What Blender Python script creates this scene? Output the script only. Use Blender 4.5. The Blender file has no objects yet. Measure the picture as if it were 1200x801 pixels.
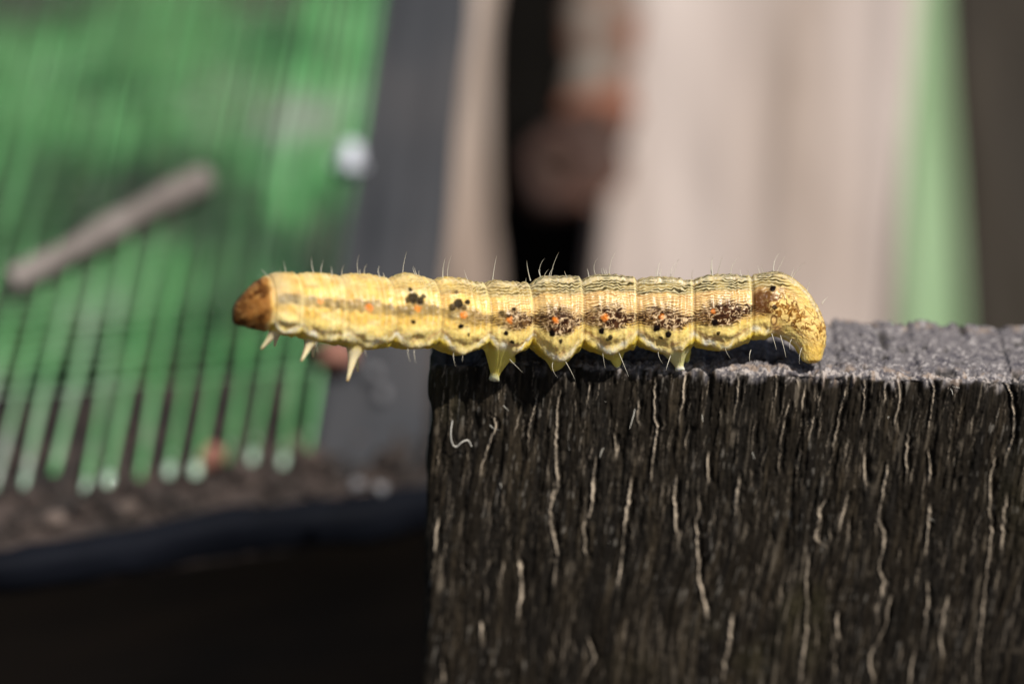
import bpy, bmesh, math, random
import numpy as np
from mathutils import Vector, Matrix

# ------------------------------------------------------------------ camera
SC = bpy.context.scene
COL = SC.collection
DIST = 0.200                 # lens to the sharp plane (m)
FRAMEW = 0.064               # width of the picture at the sharp plane (m)
PX = FRAMEW / 1200.0         # one photograph pixel at the sharp plane
PITCH, ROLL = math.radians(25), math.radians(2.0)
POST_TOP = 0.085             # height of the post top above the ground
F0 = Vector((0, math.cos(PITCH), -math.sin(PITCH)))
U0 = Vector((0, math.sin(PITCH), math.cos(PITCH)))
R0 = Vector((1, 0, 0))
RT = R0 * math.cos(ROLL) + U0 * math.sin(ROLL)
UP = U0 * math.cos(ROLL) - R0 * math.sin(ROLL)
CAMPOS = Vector((0, -DIST * math.cos(PITCH), POST_TOP + DIST * math.sin(PITCH) + 0.001))

cam_data = bpy.data.cameras.new('camera')
cam = bpy.data.objects.new('camera', cam_data)
COL.objects.link(cam)
M = Matrix.Identity(4)
for i, v in enumerate((RT, UP, -F0)):
    for j in range(3):
        M[j][i] = v[j]
M.translation = CAMPOS
cam.matrix_world = M
cam_data.sensor_width = 36
cam_data.lens = 36 * DIST / FRAMEW
cam_data.clip_start = 0.005
cam_data.clip_end = 2000
cam_data.dof.use_dof = True
cam_data.dof.focus_distance = DIST - 0.0017
cam_data.dof.aperture_fstop = cam_data.lens / 9.0
SC.camera = cam

# ------------------------------------------------------------------ sky, sun, exposure
SUN_EL, SUN_AZ = math.radians(57), math.radians(141)   # azimuth clockwise from +Y
w = bpy.data.worlds.new('World'); SC.world = w; w.use_nodes = True
nt = w.node_tree
sky = nt.nodes.new('ShaderNodeTexSky'); sky.sky_type = 'NISHITA'; sky.sun_disc = False
sky.sun_elevation = SUN_EL; sky.sun_rotation = SUN_AZ
nt.links.new(sky.outputs[0], nt.nodes['Background'].inputs[0])
nt.nodes['Background'].inputs[1].default_value = 0.055
sd = bpy.data.lights.new('sun', 'SUN'); sd.energy = 5.0; sd.angle = math.radians(0.5)
sd.color = (1.0, 0.95, 0.87)
sun = bpy.data.objects.new('sun', sd); COL.objects.link(sun)
sv = Vector((math.cos(SUN_EL) * math.sin(SUN_AZ), math.cos(SUN_EL) * math.cos(SUN_AZ), math.sin(SUN_EL)))
sun.rotation_euler = sv.to_track_quat('Z', 'Y').to_euler()
sun.location = sv * 2
SC.view_settings.view_transform = 'Standard'
SC.view_settings.look = 'None'
SC.view_settings.gamma = 1
SC.view_settings.use_curve_mapping = False
SC.view_settings.exposure = 0.28
SC.render.engine = 'CYCLES'
SC.cycles.use_denoising = True
SC.cycles.max_bounces = 8

# ------------------------------------------------------------------ helpers
def ray(px, py):
    return F0 + RT * ((px - 600) * PX / DIST) + UP * ((400.5 - py) * PX / DIST)
def P(px, py, D):            # photograph pixel, D metres behind the sharp plane
    return CAMPOS + ray(px, py) * (DIST + D)
def on_plane(px, py, p0, n):
    r = ray(px, py); n = Vector(n)
    return CAMPOS + r * ((Vector(p0) - CAMPOS).dot(n) / r.dot(n))
def on_z(px, py, z):
    return on_plane(px, py, (0, 0, z), (0, 0, 1))

_tabs = {}
def noise(x, y, seed=0):
    """smooth value noise, -1..1, on arrays"""
    if seed not in _tabs:
        _tabs[seed] = np.random.default_rng(seed + 17).uniform(-1, 1, (256, 256))
    t = _tabs[seed]
    x = np.asarray(x, float); y = np.asarray(y, float)
    xi = np.floor(x); yi = np.floor(y); fx = x - xi; fy = y - yi
    xi = xi.astype(np.int64) & 255; yi = yi.astype(np.int64) & 255
    x1 = (xi + 1) & 255; y1 = (yi + 1) & 255
    fx = fx * fx * (3 - 2 * fx); fy = fy * fy * (3 - 2 * fy)
    a = t[xi, yi] * (1 - fx) + t[x1, yi] * fx
    b = t[xi, y1] * (1 - fx) + t[x1, y1] * fx
    return a * (1 - fy) + b * fy
def fbm(x, y, seed=0, o=4):
    s = 0; a = 1; n = 0
    for k in range(o):
        s = s + a * noise(x * 2 ** k, y * 2 ** k, seed + k * 31); n += a; a *= .5
    return s / n
def ss(a, b, x):
    t = np.clip((x - a) / (b - a), 0, 1); return t * t * (3 - 2 * t)
def gauss(x, s): return np.exp(-(x / s) ** 2)
def mixc(c, d, m): return c * (1 - m[..., None]) + np.asarray(d) * m[..., None]

def mesh_obj(name, verts, faces, mat, parent=None, col=None, smooth=True):
    me = bpy.data.meshes.new(name)
    verts = np.asarray(verts, np.float32).reshape(-1, 3)
    if isinstance(faces, np.ndarray):
        nf, k = faces.shape
        me.vertices.add(len(verts)); me.vertices.foreach_set('co', verts.ravel())
        me.loops.add(nf * k); me.loops.foreach_set('vertex_index', faces.astype(np.int32).ravel())
        me.polygons.add(nf); me.polygons.foreach_set('loop_start', np.arange(0, nf * k, k, dtype=np.int32))
        me.update(calc_edges=True)
    else:
        me.from_pydata([tuple(map(float, v)) for v in verts], [], [tuple(int(i) for i in f) for f in faces])
    if smooth:
        me.polygons.foreach_set('use_smooth', np.ones(len(me.polygons), bool))
    if col is not None:
        a = me.color_attributes.new('Col', 'FLOAT_COLOR', 'POINT')
        c = np.ones((len(verts), 4), np.float32); c[:, :3] = np.asarray(col).reshape(-1, 3)
        a.data.foreach_set('color', c.ravel())
    me.update()
    o = bpy.data.objects.new(name, me); COL.objects.link(o)
    if mat: me.materials.append(mat)
    if parent: put(o, parent)
    return o
def put(o, parent):
    o.parent = parent; o.matrix_parent_inverse = parent.matrix_world.inverted()
def tag(o, label, cat=None, group=None, kind=None):
    if label: o['label'] = label
    if cat: o['category'] = cat
    if group: o['group'] = group
    if kind: o['kind'] = kind
    return o
def thing(name, loc, label, cat, group=None):
    o = bpy.data.objects.new(name, None); COL.objects.link(o)
    o.empty_display_size = .005; o.location = loc
    o.matrix_world = Matrix.Translation(loc)
    return tag(o, label, cat, group)
def grid_faces(nu, nv, off=0, wrap_v=False):
    i = np.arange(nu - 1)[:, None]; j = np.arange(nv if wrap_v else nv - 1)[None, :]
    j1 = (j + 1) % nv
    return np.stack([i * nv + j, (i + 1) * nv + j, (i + 1) * nv + j1, i * nv + j1], -1).reshape(-1, 4) + off

def tube(pts, radii, n=8, seed=None, flat=1.0, side=None):
    """tapered tube along points -> verts, faces (capped)"""
    pts = [Vector(p) for p in pts]; V = []; Fc = []
    ref = Vector(side) if side is not None else Vector((.31, .17, .93))
    for i, p in enumerate(pts):
        a = (pts[min(i + 1, len(pts) - 1)] - pts[max(i - 1, 0)]).normalized()
        x = (ref - a * ref.dot(a))
        x = x.normalized() if x.length > 1e-9 else a.orthogonal().normalized()
        y = a.cross(x)
        r = radii[i] if hasattr(radii, '__len__') else radii
        for k in range(n):
            t = 2 * math.pi * k / n
            V.append(p + x * (math.cos(t) * r) + y * (math.sin(t) * r * flat))
    for i in range(len(pts) - 1):
        for k in range(n):
            Fc.append((i * n + k, (i + 1) * n + k, (i + 1) * n + (k + 1) % n, i * n + (k + 1) % n)[::-1])
    Fc.append(tuple(range(n))); Fc.append(tuple(range((len(pts) - 1) * n, len(pts) * n))[::-1])
    return V, Fc

# ------------------------------------------------------------------ materials
def mat(name, rough=.7, col=None, attr=False, **kw):
    m = bpy.data.materials.new(name); m.use_nodes = True
    b = m.node_tree.nodes['Principled BSDF']
    b.inputs['Roughness'].default_value = rough
    if col: b.inputs['Base Color'].default_value = (*col, 1)
    if attr:
        a = m.node_tree.nodes.new('ShaderNodeVertexColor'); a.layer_name = 'Col'
        m.node_tree.links.new(a.outputs[0], b.inputs['Base Color'])
    for k, v in kw.items():
        b.inputs[k.replace('_', ' ')].default_value = v
    return m
def bump(m, scale, dist, strength=.6, stretch=(1, 1, 1), detail=6):
    t = m.node_tree; b = t.nodes['Principled BSDF']
    tc = t.nodes.new('ShaderNodeTexCoord'); mp = t.nodes.new('ShaderNodeMapping')
    mp.inputs['Scale'].default_value = stretch
    n = t.nodes.new('ShaderNodeTexNoise'); n.inputs['Scale'].default_value = scale; n.inputs['Detail'].default_value = detail
    bp = t.nodes.new('ShaderNodeBump'); bp.inputs['Distance'].default_value = dist; bp.inputs['Strength'].default_value = strength
    t.links.new(tc.outputs['Object'], mp.inputs[0]); t.links.new(mp.outputs[0], n.inputs['Vector'])
    t.links.new(n.outputs[0], bp.inputs['Height']); t.links.new(bp.outputs[0], b.inputs['Normal'])
    return m
def ramp_mat(name, stops, scale, stretch=(1, 1, 1), rough=.8, detail=6, distort=0, bdist=0, **kw):
    """noise driven colour"""
    m = mat(name, rough, **kw); t = m.node_tree; b = t.nodes['Principled BSDF']
    tc = t.nodes.new('ShaderNodeTexCoord'); mp = t.nodes.new('ShaderNodeMapping')
    mp.inputs['Scale'].default_value = stretch
    n = t.nodes.new('ShaderNodeTexNoise'); n.inputs['Scale'].default_value = scale
    n.inputs['Detail'].default_value = detail; n.inputs['Distortion'].default_value = distort
    r = t.nodes.new('ShaderNodeValToRGB'); e = r.color_ramp.elements
    while len(e) < len(stops): e.new(.5)
    for k, (p, c) in enumerate(stops):
        e[k].position = p; e[k].color = (*c, 1)
    t.links.new(tc.outputs['Object'], mp.inputs[0]); t.links.new(mp.outputs[0], n.inputs['Vector'])
    t.links.new(n.outputs[0], r.inputs[0]); t.links.new(r.outputs[0], b.inputs['Base Color'])
    if bdist:
        bp = t.nodes.new('ShaderNodeBump'); bp.inputs['Distance'].default_value = bdist
        t.links.new(n.outputs[0], bp.inputs['Height']); t.links.new(bp.outputs[0], b.inputs['Normal'])
    return m

M_post = bump(mat('weathered_post_wood', .8, attr=True, Specular_IOR_Level=.18), 9000, .00006, .8, (1, 1, .22))
M_cat = mat('caterpillar_skin', .34, attr=True, Subsurface_Weight=.32, Subsurface_Scale=.0006)
M_cat.node_tree.nodes['Principled BSDF'].inputs['Subsurface Radius'].default_value = (1.0, .7, .25)
M_cat.node_tree.nodes['Principled BSDF'].inputs['Specular IOR Level'].default_value = .35
_t = M_cat.node_tree; _a = [n for n in _t.nodes if n.type == 'VERTEX_COLOR'][0]
_m = _t.nodes.new('ShaderNodeMapRange'); _m.inputs[1].default_value = .02; _m.inputs[2].default_value = .35; _m.inputs[3].default_value = .03; _m.inputs[4].default_value = .38
_t.links.new(_a.outputs[0], _m.inputs[0]); _t.links.new(_m.outputs[0], _t.nodes['Principled BSDF'].inputs['Specular IOR Level'])
bump(M_cat, 8000, .00005, .45)
M_hair = mat('seta', .35, (.62, .57, .45), Transmission_Weight=.35)
M_fibre = mat('pale_fibre', .6, (.55, .52, .46))
M_soil = ramp_mat('soil', [(.3, (.008, .006, .005)), (.55, (.03, .02, .016)), (.75, (.085, .06, .05))], 260, bdist=.0006, rough=.95)
M_rail = ramp_mat('dark_rail_wood', [(.3, (.012, .007, .0035)), (.7, (.04, .023, .011))], 60, (1, 1, 6), bdist=.0004)
M_gap_shade = ramp_mat('gap_shade_black', [(.3, (.002, .0016, .0012)), (.7, (.005, .004, .003))], 60, (1, 1, 4), rough=.9, Specular_IOR_Level=.1)  # near black, stands in for the shade between the boards
M_liner = ramp_mat('black_plastic_liner', [(.35, (.002, .0026, .0045)), (.7, (.006, .007, .011))], 90, rough=.7, bdist=.0006, Specular_IOR_Level=.05)
M_net = ramp_mat('green_mesh_plastic', [(.34, (.025, .06, .03)), (.43, (.055, .165, .06)), (.51, (.11, .36, .12)), (.60, (.17, .43, .175)), (.70, (.38, .44, .37))], 62, rough=.35, detail=5)  # palest stop: greyish dusty patches, and strand glints put into the colour
def add_translucent(m, col, f):
    t = m.node_tree; b = t.nodes['Principled BSDF']; o = t.nodes['Material Output']
    tr = t.nodes.new('ShaderNodeBsdfTranslucent'); tr.inputs[0].default_value = (*col, 1)
    mx = t.nodes.new('ShaderNodeMixShader'); mx.inputs[0].default_value = f
    t.links.new(b.outputs[0], mx.inputs[1]); t.links.new(tr.outputs[0], mx.inputs[2]); t.links.new(mx.outputs[0], o.inputs[0])
M_cut_glint = mat('cut_glint_plastic', .35, (.36, .50, .38))  # pale tone for the sunlit glints on the cut strand ends
add_translucent(M_net, (.08, .36, .09), .25)
M_batten = ramp_mat('slate_batten', [(.3, (.008, .0105, .0145)), (.52, (.0165, .0175, .0215)), (.75, (.042, .037, .037))], 38, (1, 1, .6), bdist=.0005)
M_pale = ramp_mat('pale_board_wood', [(.25, (.34, .265, .22)), (.5, (.46, .38, .34)), (.75, (.55, .47, .43))], 45, (2, 2, .35), bdist=.0005, distort=.4)
M_pale2 = ramp_mat('brownish_board_wood', [(.25, (.26, .19, .15)), (.5, (.38, .30, .25)), (.75, (.48, .40, .35))], 60, (3, 3, .25), bdist=.0005)
M_brown = ramp_mat('dark_brown_board_wood', [(.3, (.014, .010, .006)), (.55, (.030, .022, .014)), (.75, (.055, .041, .027))], 50, (3, 3, .3), bdist=.0005)
M_rust = ramp_mat('rusty_peeling_iron', [(.30, (.015, .010, .008)), (.43, (.055, .026, .018)), (.5, (.20, .065, .03)), (.55, (.12, .075, .055)), (.64, (.20, .18, .155)), (.8, (.14, .145, .12))], 110, rough=.85, bdist=.0005)
M_rust2 = ramp_mat('brown_rust', [(.3, (.014, .007, .005)), (.55, (.05, .021, .014)), (.75, (.11, .05, .033))], 160, rough=.9, bdist=.0004)
M_twig = ramp_mat('twig_bark', [(.3, (.11, .09, .08)), (.6, (.21, .18, .165)), (.8, (.30, .255, .225))], 220, (1, 1, .4), bdist=.0003)
M_glint = mat('glint_white', .5, (.52, .54, .59))
M_peb = ramp_mat('tan_pebble', [(.3, (.05, .035, .027)), (.7, (.11, .08, .065))], 300)
M_speck = ramp_mat('grey_speck', [(.3, (.10, .10, .11)), (.7, (.2, .195, .2))], 300)
M_leaf = ramp_mat('leaf_green', [(.3, (.025, .065, .02)), (.7, (.06, .13, .04))], 120)
add_translucent(M_leaf, (.08, .20, .04), .3)
M_blade = ramp_mat('blade_green', [(.3, (.30, .44, .25)), (.7, (.42, .58, .36))], 90, (1, 1, .3), rough=.5)
add_translucent(M_blade, (.25, .55, .14), .3)
M_clay = ramp_mat('clay_red', [(.3, (.15, .06, .042)), (.7, (.29, .13, .09))], 300, bdist=.0003)
M_ground = ramp_mat('ground_soil', [(.3, (.02, .014, .009)), (.6, (.05, .035, .022)), (.8, (.07, .06, .03))], 25, bdist=.004)

# ------------------------------------------------------------------ ground
gv = [(-60, -60, 0), (60, -60, 0), (60, 200, 0), (-60, 200, 0)]
g = mesh_obj('ground', gv, [(0, 1, 2, 3)], M_ground, smooth=False); tag(g, 'dark bare garden soil', kind='structure')

# ------------------------------------------------------------------ rounded, displaced box (wood)
def box_grid(size, counts, r, height, mat_, name, parent=None, colour=None, origin=None, axes=None, dense=None):
    """six grids of a rounded box pushed along the normal by height(p, n) (all metres, local box coords, corner at 0)"""
    sx, sy, sz = size; V = []; Fc = []; off = 0; A = []
    coords = [np.linspace(0, s, c) for s, c in zip(size, counts)]
    if dense:
        for k, arr in dense.items(): coords[k] = arr
    for ax in range(3):
        for hi in (0, 1):
            u, v = [a for a in range(3) if a != ax]
            cu, cv = coords[u], coords[v]
            p = np.zeros((len(cu), len(cv), 3)); p[..., u] = cu[:, None]; p[..., v] = cv[None, :]; p[..., ax] = size[ax] * hi
            f = grid_faces(len(cu), len(cv), off)
            if (hi == 1) == (ax == 1): f = f[:, ::-1]
            V.append(p.reshape(-1, 3)); Fc.append(f); off += p.shape[0] * p.shape[1]
    V = np.concatenate(V); Fc = np.concatenate(Fc)
    inner = np.clip(V, [r] * 3, np.array(size) - r); n = V - inner
    n /= np.linalg.norm(n, axis=1)[:, None] + 1e-12
    Q = inner + n * r
    h = height(Q, n)
    Q2 = Q + n * h[:, None]
    c = colour(Q, n, h) if colour else None
    if axes is not None:
        Bm = np.array([list(a) for a in axes])
        Q2 = Q2 @ Bm + np.array(origin)
    elif origin is not None:
        Q2 = Q2 + np.array(origin)
    return mesh_obj(name, Q2, Fc, mat_, parent, c)

# ------------------------------------------------------------------ the post (hero wood)
POST_O = P(505, 421.5, 0.0)            # front top left corner
PW, PT = 0.047, 0.0085
PH = POST_O.z                          # stands on the ground
crack_px = []
def zc(ox, oy, *paths):
    for p in paths: crack_px.append([(ox + .3 * x, oy + .3 * y) for x, y in p])
zc(480, 380,
   [(300, 355), (330, 365), (335, 400), (310, 470), (285, 540), (275, 590)], [(410, 290), (435, 315), (420, 380), (408, 430)],
   [(500, 260), (490, 310), (465, 390), (465, 480)], [(590, 250), (575, 330), (570, 500), (580, 630), (550, 720), (555, 790)],
   [(730, 520), (710, 640), (710, 730), (690, 790)], [(870, 590), (850, 720), (840, 800)],
   [(960, 220), (955, 300), (965, 400), (955, 500), (948, 600)], [(1075, 180), (1070, 300), (1055, 380)], [(1090, 400), (1080, 470)],
   [(1045, 590), (1030, 680), (1045, 780)], [(700, 230), (695, 300)], [(895, 300), (893, 400)], [(800, 430), (810, 520)], [(1170, 510), (1165, 620)])
zc(840, 360,
   [(80, 270), (78, 360), (65, 440)], [(85, 650), (65, 780)], [(235, 220), (230, 320), (222, 400)],
   [(285, 360), (262, 440), (248, 540), (245, 620), (225, 700)], [(315, 260), (318, 310)], [(340, 340), (330, 400)], [(375, 430), (358, 500)],
   [(510, 260), (500, 330), (480, 410), (465, 490), (452, 570)], [(580, 260), (572, 330), (575, 380), (560, 460)],
   [(710, 265), (715, 370), (700, 430), (705, 500)], [(830, 275), (848, 310), (838, 420), (828, 490)], [(830, 560), (835, 620), (828, 690)],
   [(1130, 290), (1150, 340), (1160, 420), (1150, 520), (1130, 610)], [(1090, 590), (1065, 690), (1065, 790)], [(655, 310), (655, 370)],
   [(575, 580), (580, 700)], [(670, 600), (640, 780)], [(745, 500), (740, 680)], [(515, 720), (500, 800)], [(420, 760), (400, 800)])
zc(480, 561,
   [(570, 0), (545, 130), (575, 290), (565, 410)], [(720, 0), (705, 130), (680, 190), (690, 330)], [(865, 0), (850, 80), (835, 240), (815, 420)],
   [(1040, 0), (1030, 90), (1045, 220)], [(420, 300), (435, 400), (425, 560)], [(110, 150), (100, 310)], [(1120, 150), (1130, 380), (1160, 540)],
   [(700, 620), (720, 700), (680, 780)], [(280, 560), (285, 640)], [(130, 700), (130, 800)])
zc(840, 561,
   [(90, 0), (60, 180)], [(60, 530), (45, 640), (25, 780)], [(395, 100), (405, 160), (385, 235), (430, 270)],
   [(360, 300), (350, 470), (355, 580), (335, 680), (325, 800)], [(640, 80), (630, 160), (650, 200), (655, 270), (635, 350), (650, 400), (625, 540)],
   [(680, 460), (660, 580), (600, 690), (610, 800)], [(830, 100), (815, 300)], [(820, 400), (825, 480), (805, 630)], [(770, 680), (750, 800)],
   [(905, 460), (870, 600), (880, 700)], [(510, 50), (480, 200)], [(1130, 60), (1110, 290)],
   [(1075, 0), (1065, 120), (1075, 200), (1055, 340), (1040, 520), (1020, 680), (1025, 800)], [(470, 520), (475, 620)], [(460, 680), (465, 770)])
crng = np.random.default_rng(5)
cracks = []                                        # (z array descending, x array, width, strength)
for path in crack_px:
    L = [on_plane(x, y, POST_O, (0, 1, 0)) - POST_O for x, y in path]
    zs = np.array([-p.z for p in L]); xs = np.array([p.x for p in L])
    zs = np.maximum.accumulate(zs + np.arange(len(zs)) * 1e-7)
    cracks.append((zs, xs, crng.uniform(.00005, .00009), crng.uniform(.6, 1.0)))
for k in range(620):                               # small random checks
    z0 = .024 * crng.uniform(0, 1) ** 1.4; ln = crng.uniform(.0004, .0024); x0 = crng.uniform(.0005, PW - .001)
    n = 5; zs = z0 + np.linspace(0, ln, n)
    xs = x0 + np.cumsum(crng.normal(0, .00004, n)) - np.linspace(0, ln * .06, n)
    cracks.append((zs, xs, crng.uniform(.000025, .00005), crng.uniform(.08, .34)))

_cache = {}
def crack_fields(x, z, frontish=None):
    """pale sliver and dark groove masks on the front face; z measured down from the top"""
    if 'pg' in _cache and len(_cache['pg'][0]) == len(x): return _cache['pg']
    sel = np.nonzero((z < .028) & frontish)[0]; xa, za = x, z; x, z = x[sel], z[sel]
    pale = np.zeros_like(x); groove = np.zeros_like(x)
    wob = .00003 * noise(z * 7000, x * 900, 171) + .00005 * noise(z * 2500, x * 300, 71) + .00007 * noise(z * 900, x * 200, 72)
    for zs, xs, wd, st in cracks:
        m = (z > zs[0] - .0006) & (z < zs[-1] + .0006) & (x > xs.min() - .0009) & (x < xs.max() + .0009)
        if not m.any(): continue
        zz = z[m]; dx = x[m] + wob[m] - np.interp(zz, zs, xs)
        fl = min(.0012, .4 * (zs[-1] - zs[0])); e = ss(zs[0] - .0003, zs[0] + fl * .6, zz) * (1 - ss(zs[-1] - fl, zs[-1] + .0004, zz))
        var = np.clip(.66 + .6 * noise(zz * 1300, dx * 0 + xs[0] * 9000, 73) + .35 * noise(zz * 5200, dx * 9000 + xs[0] * 9000, 75), .08, 1)
        wv = wd * (.55 + .5 * ss(0, .012, zz)) * (.75 + .45 * noise(zz * 1100, dx * 0 + xs[0] * 5000, 74))
        pale[m] = np.maximum(pale[m], st * e * var * gauss(dx, wv))
        groove[m] = np.maximum(groove[m], st * e * np.clip(gauss(dx - .00021, .00014) + .6 * gauss(dx + .00019, .0001), 0, 1))
    P_ = np.zeros_like(xa); G_ = np.zeros_like(xa); P_[sel] = pale; G_[sel] = groove; _cache['pg'] = (P_, G_)
    return P_, G_

def post_height(p, n):
    x, y, z = p[:, 0], p[:, 1], PH - p[:, 2]
    wf = n[:, 1] ** 2; wt = np.clip(n[:, 2], 0, 1) ** 2; ws = n[:, 0] ** 2
    xs = x + .0004 * noise(z * 160, x * 60, 3) + .06 * z
    hf = .00022 * fbm(xs * 900, z * 60, 4, 3) + .00013 * noise(xs * 3200, z * 190, 5) + .00008 * noise(xs * 7500, z * 700, 6)
    hf = hf + .00006 * noise(xs * 12000, z * 1900, 9) + .00002 * noise(xs * 9000, z * 6000, 10)
    pale, gr = crack_fields(x, z, n[:, 1] < -.05)
    hf = hf + .00018 * pale - .00034 * gr
    # ragged end: deep notches between fibres close to the upper edge
    notch = ss(.25, .7, noise(xs * 1500, z * 50 + 3, 7)) * (1 - ss(.0002, .0022, z))
    hf = hf - .0004 * notch
    ht = .00010 * fbm(x * 900, y * 900, 12, 4) + .00008 * noise(x * 4200, y * 4200, 13) + .00011 * noise(x * 9000, y * 9000, 14)
    pits = ss(.45, .75, noise(x * 1500, y * 1700, 15)); ht = ht - .0003 * pits
    ht = ht + .0004 * ss(PT - .0012, PT, y) * noise(x * 1700, y * 1500, 16) - .0002 * notch
    ht = ht - .0006 * gr * (1 - ss(0, .0012, y))
    ht = ht - .0016 * (1 - ss(0, .0055, x)) ** 2 - .0004 * (1 - ss(0, .010, x)) * (.5 + .5 * noise(x * 800, y * 500, 18))
    hs = .0003 * fbm(y * 700, z * 260, 21, 4) + .0004 * noise(z * 420, y * 120, 22) * (1 - ss(.002, .007, z))
    return wf * hf + wt * ht + ws * hs
def post_colour(p, n, h):
    x, y, z = p[:, 0], p[:, 1], PH - p[:, 2]
    wt = np.clip(n[:, 2], 0, 1)
    xs = x + .0004 * noise(z * 160, x * 60, 3) + .06 * z
    c = np.empty((len(x), 3)); c[:] = (.0095, .0066, .0036)
    s = fbm(xs * 4000, z * 420, 32, 4)
    c = mixc(c, (.038, .028, .017), ss(0, .7, s))
    c = mixc(c, (.006, .0045, .003), .8 * ss(.0, .5, noise(xs * 2100, z * 160, 33)))
    c = mixc(c, (.040, .034, .014), .5 * ss(.2, .8, fbm(x * 160, z * 120, 34, 3)))          # faint algae
    c = mixc(c, (.105, .084, .06), .38 * ss(.35, .75, noise(xs * 10500, z * 1700, 39)) * ss(-.2, .5, fbm(x * 500, z * 260, 40, 3)))
    fleck = ss(.46, .78, noise(xs * 5200, z * 620, 35)) * ss(-.3, .5, fbm(x * 260, z * 200, 36, 3))
    c = mixc(c, (.15, .122, .09), .55 * fleck)
    fleck2 = ss(.62, .85, noise(xs * 9000, z * 1200, 37))
    c = mixc(c, (.30, .27, .23), .35 * fleck2 * ss(-.2, .6, noise(x * 330, z * 330, 38)))
    pale, gr = crack_fields(x, z)
    c = mixc(c, (.004, .003, .002), .85 * gr)
    c = mixc(c, (.70, .57, .43), np.clip(pale * 1.3, 0, 1))
    # the cut end: grey
    t = np.empty((len(x), 3)); t[:] = (.115, .104, .108)
    t = mixc(t, (.29, .265, .26), ss(.05, .55, fbm(x * 4600, y * 5600, 41, 3)))
    t = mixc(t, (.055, .05, .06), .85 * ss(.1, .5, fbm(x * 1900, y * 2900, 42, 3)))
    t = mixc(t, (.27, .20, .15), .7 * ss(.2, .6, noise(x * 2600, y * 2600, 43)) * np.maximum(ss(PT - .0017, PT - .0004, y), 1 - ss(.0004, .002, y)))
    t = mixc(t, (.02, .018, .016), .8 * ss(.5, .75, noise(x * 1500, y * 1700, 15)))
    edge = (1 - ss(.0003, .0010, z + .0005 * noise(xs * 2600, z * 300, 44)))
    m = np.maximum(ss(.35, .75, wt + .25 * noise(xs * 2600, z * 900, 45)), .9 * edge * (n[:, 1] < -.3) * ss(-.5, .2, noise(xs * 3000, z * 400, 46)))
    t = mixc(t, (.40, .35, .32), .75 * ss(.05, .5, noise(x * 6500, (y - z) * 5200, 47)) * np.maximum(edge * (n[:, 1] < -.2), 1 - ss(.0002, .0013, y)))
    # weathered grey of the end grain fades towards the left corner
    m = m * (1 - .75 * (1 - ss(.006, .016, x)))
    return mixc(c, t, m) if False else c * (1 - m[:, None]) + t * m[:, None]
zd = PH - np.concatenate([np.linspace(0, .0235, 400), np.linspace(.0245, PH, 50)])[::-1]
zd = np.sort(zd)
post = thing('wooden_post', (POST_O.x, POST_O.y, 0), 'dark weathered wooden post with cracked grain under the caterpillar', 'post')
box_grid((PW, PT, PH), (840, 130, 450), .00055, post_height, M_post, 'upright', post, post_colour, (POST_O.x, POST_O.y, 0), None, {2: zd})
# loose pale thread caught on the front of the post
fp = [on_plane(480 + .3 * a, 380 + .3 * b, POST_O, (0, 1, 0)) + Vector((0, -.00025 - .0003 * k, 0)) for a, b, k in
      ((168, 365, 0), (162, 410, 1), (168, 450, 1), (185, 463, .8), (205, 445, .9), (228, 440, .6), (242, 468, 0))]
def smooth_pts(pts, n=4):
    pts = [Vector(p) for p in pts]; out = []
    for i in range(len(pts) - 1):
        p0, p1, p2, p3 = pts[max(i - 1, 0)], pts[i], pts[i + 1], pts[min(i + 2, len(pts) - 1)]
        for k in range(n):
            t = k / n
            out.append(.5 * ((2 * p1) + (p2 - p0) * t + (2 * p0 - 5 * p1 + 4 * p2 - p3) * t * t + (3 * p1 - p0 - 3 * p2 + p3) * t ** 3))
    out.append(pts[-1]); return out
fp = smooth_pts(fp)
v, f = tube(fp, .00004, 6); mesh_obj('loose_fibre', v, f, M_fibre, post)
rnd = random.Random(4)
for k in range(16):                       # splinters standing off the face and the broken edge
    px_ = rnd.uniform(560, 1190); py_ = rnd.uniform(440, 640)
    b = on_plane(px_, py_, POST_O, (0, 1, 0)) + Vector((0, .0003, 0))
    d = Vector((rnd.uniform(-.5, .5), -rnd.uniform(.2, .8), rnd.uniform(-.8, .8))).normalized()
    L = rnd.uniform(.0005, .0013)
    v, f = tube([b, b + d * L * .5, b + d * L + Vector((rnd.uniform(-1, 1), 0, rnd.uniform(-1, 1))) * L * .3], [.000022, .00002, .00001], 5)
    mesh_obj('splinter', v, f, M_fibre, post)

# ------------------------------------------------------------------ the caterpillar
# controls: centre x, centre y (photo pixels), axis angle (deg, clockwise in picture), half height
ctl = []
for x, t, b in ((273, 361, 377), (275, 356, 379.5), (280, 349, 381.5), (286, 342, 383), (294, 334.5, 384.5), (302, 328, 386), (308, 324.5, 387), (313, 323, 387.5), (318, 320, 389),
                (330, 319, 393), (345, 320.5, 395), (360, 319, 399), (378, 320, 402), (395, 322, 405), (410, 320.5, 408), (430, 321, 410.5), (448, 324.5, 408.5), (456, 325, 407),
                (475, 319.5, 410), (492, 323, 409), (505, 327, 408.5), (520, 324, 413), (536, 325, 417.5), (552, 329, 413), (564, 331, 409), (580, 328, 414), (597, 329.5, 417), (610, 331, 413), (620, 331, 409),
                (634, 324, 419), (650, 323, 427), (665, 323, 424), (677, 324.5, 413), (683, 326, 410), (695, 322, 413), (713, 321, 418), (730, 322.5, 414), (741, 324.5, 410), (748, 326, 408), (765, 324, 412),
                (783, 324, 417), (798, 326, 416), (808, 328, 409), (815, 325.5, 408), (830, 322, 410.5), (848, 321, 411.5), (864, 321.5, 407), (876, 323, 402), (884, 321, 399.5)):
    ctl.append((x, (t + b) / 2, 0, (b - t) / 2))
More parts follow.
